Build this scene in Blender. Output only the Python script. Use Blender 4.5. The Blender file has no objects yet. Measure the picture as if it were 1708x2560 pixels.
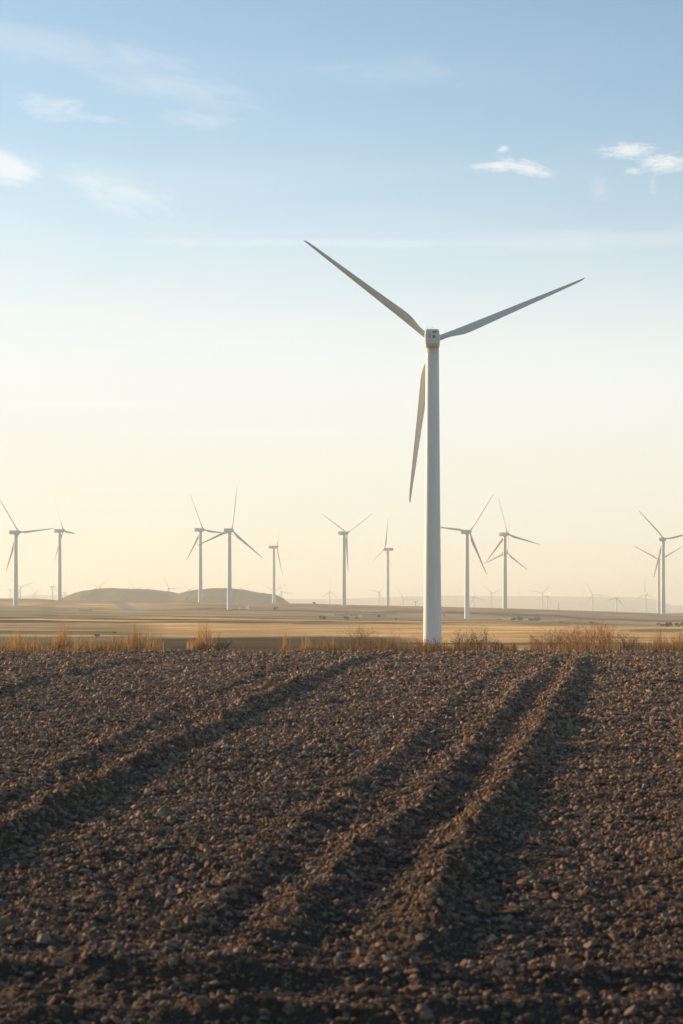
import bpy, bmesh, math, random
import numpy as np
from mathutils import Vector, Matrix, Euler

# ------------------------------------------------------------------ camera, world, sun, exposure
SC = bpy.context.scene
COL = SC.collection
F = 70.0 / 36.0 * 2560.0          # focal length in photo pixels
EYE = 1.6                         # eye height above the ploughed field
CX, HZ = 854.0, 1500.0            # photo column straight ahead, photo row of the true horizon

cam_data = bpy.data.cameras.new("camera")
cam_data.sensor_fit = 'VERTICAL'
cam_data.sensor_height = 36.0
cam_data.sensor_width = 24.0
cam_data.lens = 70.0
cam_data.shift_y = (HZ - 1280.0) / 2560.0
cam_data.clip_start = 0.1
cam_data.clip_end = 60000.0
cam_data.dof.use_dof = True
cam_data.dof.focus_distance = 250.0
cam_data.dof.aperture_fstop = 6.3
cam = bpy.data.objects.new("camera", cam_data)
cam.location = (0, 0, EYE)
cam.rotation_euler = (math.radians(90), 0, 0)
COL.objects.link(cam)
SC.camera = cam

SUN_EL, SUN_AZ = math.radians(12), math.radians(-54)     # azimuth from +Y, clockwise
sdir = Vector((math.sin(SUN_AZ) * math.cos(SUN_EL), math.cos(SUN_AZ) * math.cos(SUN_EL), math.sin(SUN_EL)))
sun_data = bpy.data.lights.new("sun", 'SUN')
sun_data.energy = 5.0
sun_data.angle = math.radians(0.53)
sun_data.color = (1.0, 0.69, 0.37)
sun = bpy.data.objects.new("sun", sun_data)
sun.rotation_euler = sdir.to_track_quat('Z', 'Y').to_euler()
sun.location = (-300, 300, 200)
COL.objects.link(sun)

SKY_STRENGTH = 0.107
world = bpy.data.worlds.new("World")
SC.world = world
world.use_nodes = True
WN, WL = world.node_tree.nodes, world.node_tree.links
WN.clear()


class G:
    """small helper to write node maths"""
    def __init__(self, nt):
        self.nt, self.n, self.l = nt, nt.nodes, nt.links

    def put(self, sock, v):
        if isinstance(v, bpy.types.NodeSocket):
            self.l.new(v, sock)
        elif v is not None:
            sock.default_value = v

    def m(self, op, a, b=None, c=None, clamp=False):
        n = self.n.new('ShaderNodeMath'); n.operation = op; n.use_clamp = clamp
        self.put(n.inputs[0], a); self.put(n.inputs[1], b); self.put(n.inputs[2], c)
        return n.outputs[0]

    def xyz(self, x, y, z):
        n = self.n.new('ShaderNodeCombineXYZ')
        self.put(n.inputs[0], x); self.put(n.inputs[1], y); self.put(n.inputs[2], z)
        return n.outputs[0]

    def noise(self, vec, scale, detail=4, rough=0.55, dist=0.0):
        n = self.n.new('ShaderNodeTexNoise')
        self.put(n.inputs['Vector'], vec)
        n.inputs['Scale'].default_value = scale
        n.inputs['Detail'].default_value = detail
        n.inputs['Roughness'].default_value = rough
        n.inputs['Distortion'].default_value = dist
        return n.outputs['Fac']

    def ramp(self, fac, stops):
        n = self.n.new('ShaderNodeValToRGB')
        e = n.color_ramp.elements
        while len(e) < len(stops):
            e.new(0.5)
        for k, (p, c) in enumerate(stops):
            e[k].position = p
            e[k].color = c if len(c) == 4 else (*c, 1)
        self.put(n.inputs[0], fac)
        return n.outputs['Color']

    def mix(self, fac, a, b, mode='MIX'):
        n = self.n.new('ShaderNodeMix'); n.data_type = 'RGBA'; n.blend_type = mode
        self.put(n.inputs[0], fac)
        self.put(n.inputs[6], a if not isinstance(a, tuple) or len(a) == 4 else (*a, 1))
        self.put(n.inputs[7], b if not isinstance(b, tuple) or len(b) == 4 else (*b, 1))
        return n.outputs[2]

    def step(self, x, lo, hi):
        n = self.n.new('ShaderNodeMapRange'); n.interpolation_type = 'SMOOTHSTEP'
        self.put(n.inputs[0], x)
        n.inputs[1].default_value = lo; n.inputs[2].default_value = hi
        return n.outputs[0]


g = G(world.node_tree)
sky = WN.new('ShaderNodeTexSky')
sky.sky_type = 'NISHITA'
sky.sun_disc = False
sky.sun_elevation = SUN_EL
sky.sun_rotation = SUN_AZ
sky.altitude = 300.0
sky.air_density = 1.0
sky.dust_density = 0.5
sky.ozone_density = 2.5
tc = WN.new('ShaderNodeTexCoord')
sep = WN.new('ShaderNodeSeparateXYZ')
WL.new(tc.outputs['Generated'], sep.inputs[0])
dx, dy, dz = sep.outputs
hor = g.m('SQRT', g.m('ADD', g.m('MULTIPLY', dx, dx), g.m('MULTIPLY', dy, dy)))
az = g.m('ARCTAN2', dx, dy)                     # bearing
el = g.m('DIVIDE', dz, g.m('MAXIMUM', hor, 0.001))


def cloud(a0, e0, wa, we, slope, scale, lo, hi):
    """one cirrus patch: a soft ellipse of bearing and elevation broken up by stretched noise"""
    a = g.m('SUBTRACT', az, a0)
    e = g.m('SUBTRACT', g.m('SUBTRACT', el, e0), g.m('MULTIPLY', a, slope))
    vec = g.xyz(g.m('MULTIPLY', a, 1.0), g.m('MULTIPLY', e, 3.2), a0 * 17 + e0 * 31)
    nz = g.noise(vec, scale * 1.3, 8, 0.68, 0.8)
    qa = g.m('DIVIDE', a, wa); qe = g.m('DIVIDE', e, we)
    r2 = g.m('ADD', g.m('MULTIPLY', qa, qa), g.m('MULTIPLY', qe, qe))
    body = g.m('EXPONENT', g.m('MULTIPLY', r2, -1.0))
    v = g.m('ADD', body, g.m('MULTIPLY', g.m('SUBTRACT', nz, .5), 1.9))
    return g.m('MULTIPLY', g.step(v, lo + .12, hi + .35), g.m('MINIMUM', g.m('MULTIPLY', body, 2.2), 1.0))


def ang(px, py):
    t = (px - CX) / F
    return math.atan(t), (HZ - py) / F / math.sqrt(1 + t * t)


CL = [(128, 268, .021, .008, -.05, 55, .12, .95, .32), (225, 292, .026, .0024, -.12, 50, .2, 1.0, .26),
      (12, 418, .022, .009, -.12, 40, .05, .75, .55), (300, 480, .036, .012, -.28, 34, .15, .9, .30),
      (1250, 415, .015, .003, .02, 90, .15, .8, .62), (1322, 422, .0145, .0045, -.28, 80, .12, .8, .62),
      (1258, 374, .004, .0025, .2, 110, .2, .9, .5), (1575, 376, .016, .005, -.02, 120, .16, .9, .6),
      (1665, 408, .016, .0058, .0, 110, .12, .9, .62), (1585, 428, .006, .0024, .0, 120, .2, .8, .45),
      (1632, 465, .0026, .011, 0, 90, .3, 1.0, .2), (1500, 470, .006, .010, 0, 70, .3, 1.1, .18),
      (420, 215, .06, .010, -.16, 26, .1, 1.0, .2), (500, 300, .026, .006, -.08, 40, .2, 1.0, .22),
      (150, 120, .09, .012, -.15, 22, .1, .95, .2), (980, 180, .07, .012, .0, 22, .25, 1.1, .12),
      (1500, 600, .09, .006, .03, 24, .05, .8, .17), (800, 608, .12, .003, .0, 20, .1, .8, .2),
      (200, 1012, .07, .0026, .02, 30, .1, .8, .22), (700, 1078, .08, .0035, .03, 30, .1, .9, .18)]
cover = None
for px, py, wa, we, sl, sc_, lo, hi, amt in CL:
    a0, e0 = ang(px, py)
    c = g.m('MULTIPLY', cloud(a0, e0, wa, we, sl, sc_, lo, hi), amt)
    cover = c if cover is None else g.m('MAXIMUM', cover, c)
# a thin sheet of high cirrus over the whole sky: the flatter the line of sight, the more of it is in the way
vn = g.noise(g.xyz(g.m('MULTIPLY', az, 1.0), g.m('MULTIPLY', el, 4.5), 3.7), 6.0, 6, 0.6, 0.8)
elp = g.m('MAXIMUM', el, 0.012)
tau = g.m('DIVIDE', 0.00142, g.m('POWER', elp, 3.6))
tau = g.m('MULTIPLY', tau, g.m('ADD', .55, g.m('MULTIPLY', vn, .9)))
tau = g.m('MULTIPLY', tau, g.m('SUBTRACT', 1.0, g.m('MULTIPLY', az, 1.4)))
veil = g.m('SUBTRACT', 1.0, g.m('EXPONENT', g.m('MULTIPLY', g.m('MAXIMUM', tau, 0.0), -1.0)))
veil = g.m('MULTIPLY', veil, g.step(dy, -.4, .5))
veilcol = g.mix(g.step(el, 0.0, 0.13), (5.4, 5.3, 4.35), (5.5, 5.65, 5.55))
skyc = g.mix(1.0, sky.outputs[0], (.92, 1.03, 1.0), 'MULTIPLY')          # camera white balance
cloudy = g.mix(g.m('MULTIPLY', veil, .95), skyc, veilcol)
cloudy = g.mix(cover, cloudy, (6.5, 6.35, 6.1))
bg = WN.new('ShaderNodeBackground')
WL.new(cloudy, bg.inputs['Color'])
bg.inputs['Strength'].default_value = SKY_STRENGTH
wo = WN.new('ShaderNodeOutputWorld')
WL.new(bg.outputs[0], wo.inputs['Surface'])

SC.view_settings.view_transform = 'Standard'
SC.view_settings.look = 'None'
SC.view_settings.exposure = 0.69
SC.view_settings.gamma = 1.0
SC.cycles.volume_bounces = 2
SC.cycles.max_bounces = 8
SC.cycles.use_denoising = True

# ------------------------------------------------------------------ helpers
rng = np.random.default_rng(11)
R_ = random.Random(5)


def gx(px, d):
    return (px - CX) / F * d


def gz(py, d):
    return EYE + (HZ - py) / F * d


def _hash(ix, iy, seed):
    h = (ix.astype(np.int64) * 374761393 + iy.astype(np.int64) * 668265263 + seed * 1442695041) & 0xFFFFFFFF
    h = ((h ^ (h >> 13)) * 1274126177) & 0xFFFFFFFF
    h = ((h ^ (h >> 16)) * 2246822519) & 0xFFFFFFFF
    return (h ^ (h >> 15)).astype(np.float64) / 4294967295.0


def vnoise(x, y, seed=0):
    x = np.asarray(x, float); y = np.asarray(y, float)
    x0 = np.floor(x); y0 = np.floor(y)
    fx = x - x0; fy = y - y0
    ux = fx * fx * fx * (fx * (fx * 6 - 15) + 10); uy = fy * fy * fy * (fy * (fy * 6 - 15) + 10)
    a = _hash(x0, y0, seed); b = _hash(x0 + 1, y0, seed)
    c = _hash(x0, y0 + 1, seed); d = _hash(x0 + 1, y0 + 1, seed)
    return (a * (1 - ux) + b * ux) * (1 - uy) + (c * (1 - ux) + d * ux) * uy - 0.5


def fbm(x, y, seed=0, octv=4, gain=0.5):
    s, amp = 0.0, 1.0
    for k in range(octv):
        s = s + amp * vnoise(x * 2 ** k + 17.3 * k, y * 2 ** k - 9.1 * k, seed + k)
        amp *= gain
    return s


def make_mesh(name, verts, faces, smooth=True, mats=(), colors=None):
    """faces: (n,3) or (n,4) int array"""
    me = bpy.data.meshes.new(name)
    verts = np.asarray(verts, np.float32); faces = np.asarray(faces, np.int32)
    k = faces.shape[1]
    me.vertices.add(len(verts)); me.vertices.foreach_set("co", verts.ravel())
    me.loops.add(faces.size); me.loops.foreach_set("vertex_index", faces.ravel())
    me.polygons.add(len(faces))
    me.polygons.foreach_set("loop_start", np.arange(0, faces.size, k, dtype=np.int32))
    me.polygons.foreach_set("loop_total", np.full(len(faces), k, np.int32))
    me.polygons.foreach_set("use_smooth", np.full(len(faces), smooth, bool))
    me.update(calc_edges=True)
    if colors is not None:
        at = me.color_attributes.new("tint", 'FLOAT_COLOR', 'POINT')
        c4 = np.ones((len(verts), 4), np.float32); c4[:, :3] = colors
        at.data.foreach_set("color", c4.ravel())
    for m in mats:
        me.materials.append(m)
    return me


def link(name, me, parent=None):
    o = bpy.data.objects.new(name, me)
    COL.objects.link(o)
    if parent is not None:
        o.parent = parent
    return o


def tag(o, label=None, cat=None, group=None, kind=None):
    if label: o["label"] = label
    if cat: o["category"] = cat
    if group: o["group"] = group
    if kind: o["kind"] = kind
    return o


def empty(name, loc):
    o = bpy.data.objects.new(name, None)
    o.empty_display_size = 1.0
    o.location = loc
    COL.objects.link(o)
    return o


def bm_mesh(name, bm, mat, smooth=False):
    me = bpy.data.meshes.new(name)
    bm.normal_update()
    bm.to_mesh(me); bm.free()
    me.materials.append(mat)
    for p in me.polygons:
        p.use_smooth = smooth
    return me


def grid_faces(nr, nc):
    i = np.arange(nr - 1)[:, None] * nc + np.arange(nc - 1)[None, :]
    i = i.ravel()
    return np.stack([i, i + 1, i + nc + 1, i + nc], 1)


def loft(rings, close_ends=True):
    """rings: list of (n,3) arrays -> verts, quad faces (ends capped with quads to a centre point)"""
    n = len(rings[0])
    V = [tuple(p) for r in rings for p in r]
    Fq = []
    for k in range(len(rings) - 1):
        for j in range(n):
            a = k * n + j; b = k * n + (j + 1) % n
            Fq.append((a, b, b + n, a + n))
    if close_ends:
        Fq.append(tuple(reversed(range(n))))
        Fq.append(tuple(range((len(rings) - 1) * n, len(rings) * n)))
    return V, Fq


def py_mesh(name, V, Fq, mat, smooth=True, sharp=None):
    me = bpy.data.meshes.new(name)
    me.from_pydata(V, [], Fq)
    me.materials.append(mat)
    for p in me.polygons:
        p.use_smooth = smooth
    me.update()
    return me


# ------------------------------------------------------------------ materials
def new_mat(name):
    m = bpy.data.materials.new(name); m.use_nodes = True
    nt = m.node_tree
    b = nt.nodes['Principled BSDF']
    return m, G(nt), b


def geo_pos(q):
    n = q.n.new('ShaderNodeNewGeometry')
    return n.outputs['Position']


def attr(q, name):
    n = q.n.new('ShaderNodeAttribute'); n.attribute_name = name
    return n.outputs['Color']


def bump(q, b, h, strength, dist):
    n = q.n.new('ShaderNodeBump')
    n.inputs['Strength'].default_value = strength
    n.inputs['Distance'].default_value = dist
    q.put(n.inputs['Height'], h)
    q.l.new(n.outputs[0], b.inputs['Normal'])


def mat_paint(name, col, rough=0.42, dirt=0.12):
    m, q, b = new_mat(name)
    tcn = q.n.new('ShaderNodeTexCoord')
    mp = q.n.new('ShaderNodeMapping'); mp.inputs['Scale'].default_value = (1.2, 1.2, 0.10)
    q.l.new(tcn.outputs['Object'], mp.inputs[0])
    f = q.noise(mp.outputs[0], 1.5, 6, 0.6)
    f2 = q.noise(tcn.outputs['Object'], 0.35, 3, 0.5)
    k = q.m('ADD', q.m('MULTIPLY', q.step(f, .45, .75), dirt), q.m('MULTIPLY', f2, dirt * .5))
    c = q.mix(k, col, tuple(v * w for v, w in zip(col, (.55, .5, .42))))
    q.l.new(c, b.inputs['Base Color'])
    b.inputs['Roughness'].default_value = rough
    return m


def mat_plain(name, col, rough=0.7):
    m, q, b = new_mat(name)
    tcn = q.n.new('ShaderNodeTexCoord')
    f = q.noise(tcn.outputs['Object'], 3.0, 5, 0.6)
    c = q.mix(f, tuple(v * .8 for v in col), tuple(min(1, v * 1.2) for v in col))
    q.l.new(c, b.inputs['Base Color'])
    b.inputs['Roughness'].default_value = rough
    return m


M_WHITE = mat_paint("white_turbine_paint", (.69, .69, .68), .42, .2)
M_NAC = mat_paint("nacelle_shell", (.60, .61, .60), .5, .15)
M_BLADE = mat_paint("blade_gelcoat", (.60, .60, .59), .38, .10)
M_DARK = mat_plain("dark_vent", (.05, .055, .05), .6)
M_GREYP = mat_plain("grey_panel", (.36, .37, .37), .5)
M_METAL = mat_plain("galvanised_metal", (.42, .42, .42), .4)


def mat_soil():
    m, q, b = new_mat("ploughed_soil")
    p = geo_pos(q)
    f1 = q.noise(p, 1.1, 5, .6); f2 = q.noise(p, 14, 6, .65); f3 = q.noise(p, 70, 4, .6)
    c = q.ramp(f2, [(.25, (.05, .029, .019)), (.5, (.09, .055, .036)), (.75, (.14, .09, .06))])
    c = q.mix(q.m('MULTIPLY', q.step(f1, .35, .65), .35), c, (.11, .072, .05))
    sp = q.n.new('ShaderNodeSeparateXYZ'); q.l.new(p, sp.inputs[0])
    dry = q.m('ADD', .68, q.m('MULTIPLY', q.step(sp.outputs[1], 8.0, 40.0), .8))      # light falloff painted into the soil: dimmer up close, brighter by the margin
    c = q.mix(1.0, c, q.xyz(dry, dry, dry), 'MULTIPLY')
    q.l.new(c, b.inputs['Base Color'])
    b.inputs['Roughness'].default_value = .95
    b.inputs['Specular IOR Level'].default_value = .15
    h = q.m('ADD', q.m('MULTIPLY', f2, .7), q.m('MULTIPLY', f3, .35))
    bump(q, b, h, .9, .03)
    return m


def mat_stone():
    m, q, b = new_mat("field_stone")
    t = attr(q, "tint")
    p = geo_pos(q)
    f = q.noise(p, 60, 5, .6)
    c = q.mix(q.m('MULTIPLY', f, .6), t, (.09, .062, .045))
    q.l.new(c, b.inputs['Base Color'])
    b.inputs['Roughness'].default_value = .85
    b.inputs['Specular IOR Level'].default_value = .25
    bump(q, b, q.noise(p, 120, 4, .6), .5, .006)
    return m


def mat_land():
    m, q, b = new_mat("open_land")
    t = attr(q, "tint")
    p = geo_pos(q)
    mp = q.n.new('ShaderNodeMapping'); mp.inputs['Scale'].default_value = (.035, .10, .1)
    q.l.new(p, mp.inputs[0])
    f = q.noise(mp.outputs[0], 1.0, 7, .62)
    f2 = q.noise(p, .9, 6, .7)
    k = q.m('ADD', q.m('MULTIPLY', f, 1.1), q.m('MULTIPLY', f2, .7))
    c = q.mix(1.0, t, q.ramp(k, [(.5, (.80, .78, .76)), (.9, (1.1, 1.1, 1.1)), (1.05, (1.5, 1.45, 1.36))]), 'MULTIPLY')
    q.l.new(c, b.inputs['Base Color'])
    b.inputs['Roughness'].default_value = 1.0
    b.inputs['Specular IOR Level'].default_value = 0.0
    bump(q, b, q.m('ADD', q.noise(p, 1.6, 6, .75), q.m('MULTIPLY', q.noise(p, 6., 3, .7), .5)), .4, .6)
    return m


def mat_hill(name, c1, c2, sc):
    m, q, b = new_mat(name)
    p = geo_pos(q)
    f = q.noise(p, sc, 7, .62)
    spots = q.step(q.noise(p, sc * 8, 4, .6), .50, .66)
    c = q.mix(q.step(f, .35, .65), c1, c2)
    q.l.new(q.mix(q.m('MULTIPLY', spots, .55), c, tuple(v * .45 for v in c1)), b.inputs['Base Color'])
    b.inputs['Roughness'].default_value = 1.0
    b.inputs['Specular IOR Level'].default_value = 0.0
    bump(q, b, f, .8, 6.0)
    return m


def mat_leaf(name, transl=.45):
    m, q, b = new_mat(name)
    t = attr(q, "tint")
    q.l.new(t, b.inputs['Base Color'])
    b.inputs['Roughness'].default_value = .75
    b.inputs['Specular IOR Level'].default_value = .2
    tr = q.n.new('ShaderNodeBsdfTranslucent'); q.l.new(t, tr.inputs['Color'])
    mx = q.n.new('ShaderNodeMixShader'); mx.inputs[0].default_value = transl
    q.l.new(b.outputs[0], mx.inputs[1]); q.l.new(tr.outputs[0], mx.inputs[2])
    out = [n for n in q.n if n.type == 'OUTPUT_MATERIAL'][0]
    q.l.new(mx.outputs[0], out.inputs['Surface'])
    return m


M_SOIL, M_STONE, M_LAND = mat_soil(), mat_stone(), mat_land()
M_HILL = mat_hill("scrubby_hill", (.12, .098, .055), (.175, .14, .082), .02)
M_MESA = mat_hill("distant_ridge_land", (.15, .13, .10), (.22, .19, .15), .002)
M_STRAW = mat_leaf("dry_straw", .45)
M_TWIG = mat_leaf("dry_twigs", .25)
M_GREEN = mat_leaf("green_leaf", .35)
M_WALL = mat_plain("pale_render_wall", (.55, .47, .36), .9)
M_ROOF = mat_plain("weathered_roof", (.25, .17, .12), .9)
M_WOODPOLE = mat_plain("dark_pole_wood", (.12, .10, .08), .9)
M_WHITEBOX = mat_plain("white_plastic", (.8, .8, .78), .5)
M_CONCRETE = mat_plain("pale_track_gravel", (.34, .33, .31), .95)

# ------------------------------------------------------------------ terrain heights
_hd = np.array([-100, 0, 9, 14, 20, 27, 33, 38, 40.5, 43, 46, 52, 62, 80, 115, 150, 3000.])
_hh = np.array([1.6, 1.6, 1.6, 1.585, 1.50, 1.36, 1.235, 1.125, 1.09, 1.14, 1.40, 1.95, 2.9, 4.4, 6.8, 6.9, 6.9])
_fd = np.linspace(-20, 160, 1801)
_fh = np.interp(_fd, _hd, _hh)
_k = np.hanning(31); _k /= _k.sum()
_fh = np.convolve(np.pad(_fh, 15, mode='edge'), _k, mode='valid')


def drop(d):
    return np.interp(d, _fd, _fh)


def px_line(pts, lift=0.0):
    """photo polyline -> ground polyline (distance, sideways) on the smooth field"""
    ds = np.linspace(5.5, 40.5, 4000)
    ys = HZ + F * (drop(ds) - lift * np.interp(ds, [30, 40], [1, .3])) / ds
    out = []
    for px, py in pts:
        d = float(np.interp(-py, -ys, ds))
        out.append((d, gx(px, d)))
    out.sort()
    return np.array(out)


RIDGES = [  # polyline, height, half width, furrow depth
    (px_line([(-330, 2220), (-150, 2140), (0, 2066), (82, 2030), (163, 1990), (245, 1946), (327, 1903), (436, 1851), (523, 1802), (605, 1762), (681, 1729), (763, 1693), (850, 1660), (930, 1641)], 0.093), 0.099, 0.100, 0.024),
    (px_line([(990, 2470), (1015, 2400), (1044, 2335), (1076, 2262), (1095, 2177), (1140, 2108), (1203, 2035), (1257, 1955), (1325, 1858), (1360, 1790), (1390, 1738), (1420, 1696), (1440, 1663), (1455, 1641)], 0.114), 0.108, 0.112, 0.020),
    (px_line([(560, 2420), (700, 2300), (820, 2195), (903, 2117), (963, 2066), (1061, 1992), (1159, 1883), (1190, 1840), (1240, 1784), (1283, 1738), (1335, 1690), (1385, 1650), (1400, 1640)], 0.062), 0.058, 0.107, 0.015),
    (px_line([(420, 2380), (560, 2230), (659, 2142), (735, 2073), (817, 2010), (903, 1950), (963, 1902), (1040, 1828), (1126, 1752), (1190, 1705), (1260, 1660), (1290, 1642)], 0.042), 0.040, 0.107, 0.010),
    (px_line([(-160, 1790), (0, 1722), (82, 1695), (218, 1668), (327, 1650), (385, 1641)], 0.065), 0.062, 0.125, 0.014),
    (px_line([(-150, 2070), (5, 1984), (82, 1942), (180, 1900), (300, 1840), (420, 1780), (560, 1716), (700, 1665), (770, 1642)], 0.033), 0.031, 0.098, 0.010),
    (px_line([(1700, 2420), (1720, 2100), (1740, 1900), (1760, 1750), (1770, 1642)], 0.052), 0.050, 0.117, 0.010),
]


def field_z(x, d, fine=True):
    x = np.asarray(x, float); d = np.asarray(d, float)
    z = EYE - drop(d)
    fade = np.interp(d, [0, 30, 37, 41, 45], [1, 1, .55, .28, 0]) * np.clip((d - 8.5) / 1.3, 0, 1)
    for k, (pl, A, w, dep) in enumerate(RIDGES):
        xr = np.interp(d, pl[:, 0], pl[:, 1])
        # carry the ridge on beyond its ends in a straight line
        s1 = (pl[-1, 1] - pl[-3, 1]) / (pl[-1, 0] - pl[-3, 0])
        xr = xr + np.where(d > pl[-1, 0], (d - pl[-1, 0]) * s1, 0)
        t = x - xr + .05 * vnoise(d * 2.3, x * .0 + k, 50 + k) + .05 * vnoise(d * .7, x * 0, 70 + k)
        hgt = A * (1 + .7 * vnoise(d * 1.7, x * 3, 90 + k) + .7 * vnoise(d * 5, x * 5, 95 + k) + .5 * vnoise(d * 11, x * 11, 97 + k))
        ww = np.where(t < 0, 1.45 * w, .85 * w)           # the plough throws a gentler left flank
        crest = np.exp(-np.abs(t / ww) ** 1.6) * hgt
        fur = dep * (np.exp(-((t - 2.1 * w) / (1.3 * w)) ** 2) + .7 * np.exp(-((t + 3.0 * w) / (1.3 * w)) ** 2))
        z = z + (crest - fur) * fade
    # the headland: low cross ridges close to the camera
    cr = 8.35 + .22 * vnoise(x * .8, x * 0, 31) - .02 * x
    z = z + .07 * np.exp(-((d - cr) / .16) ** 2) * (1 + .8 * vnoise(x * 3, d, 33))
    cr2 = 7.55 + .25 * vnoise(x * .9, x * 0, 35)
    z = z + .06 * np.exp(-((d - cr2) / .14) ** 2) * (1 + .8 * vnoise(x * 3, d, 37))
    z = z + .05 * fbm(x * .8, d * .8, 3, 3)
    if fine:
        n1 = fbm(x * 5.5, d * 5.5, 11, 3, .55)
        n2 = np.abs(vnoise(x * 13, d * 13, 21)) + .6 * np.abs(vnoise(x * 27, d * 27, 23))
        z = z + .032 * n1 + .030 * (n2 - .35)
    return z


def yr_of(px):
    return np.interp(px, [-1500, -300, 0, 100, 145, 300, 400, 600, 690, 790, 863, 968, 1100, 1200, 1264, 1400, 1500, 1600, 1660, 1708, 1900, 3000],
                     [1492, 1494, 1496, 1497, 1501, 1503, 1503.5, 1506, 1508, 1509.5, 1512, 1514, 1517, 1519.5, 1521, 1525, 1528, 1531.5, 1534, 1533, 1528, 1518])


def land_z(x, d):
    x = np.asarray(x, float); d = np.asarray(d, float)
    dd = np.maximum(d, 1.0)
    px = np.clip(CX + F * x / np.maximum(dd, 60), -1500, 3000)
    yr = yr_of(px)
    near = drop(np.clip(d, -20, 160))
    h300 = 6.9 + 0 * d
    h1000 = (yr + 30 - HZ) / F * 1000
    hA = (yr + 27 - HZ) / F * 1120
    hB = (yr + 2.0 - HZ) / F * 1268
    hC = (yr + .4 - HZ) / F * 1400
    hD = (yr + .0 - HZ) / F * 1860
    hE = 28 + 0 * d; hF = 36 + 0 * d; hG = 44 + 0 * d
    ks = [150, 500, 1000, 1120, 1268, 1400, 1860, 2500, 3300, 9000, 20000]
    hs = [h300, h300 * .3 + 7.4 * .7, h1000, hA, hB, hC, hD, hE, hF, hG, hG]
    h = near.copy()
    for a in range(len(ks) - 1):
        t = np.clip((d - ks[a]) / (ks[a + 1] - ks[a]), 0, 1)
        if ks[a] in (1000, 1860):
            t = t * t * (3 - 2 * t)
        h = np.where(d >= ks[a], hs[a] * (1 - t) + hs[a + 1] * t, h)
    z = EYE - h
    z = z + np.where(d > 120, np.clip((d - 120) / 200, 0, 1) * (.55 * fbm(x / 60, d / 60, 201, 3) * np.clip(1.5 - d / 1500, .15, 1)), 0)
    return z


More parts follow.
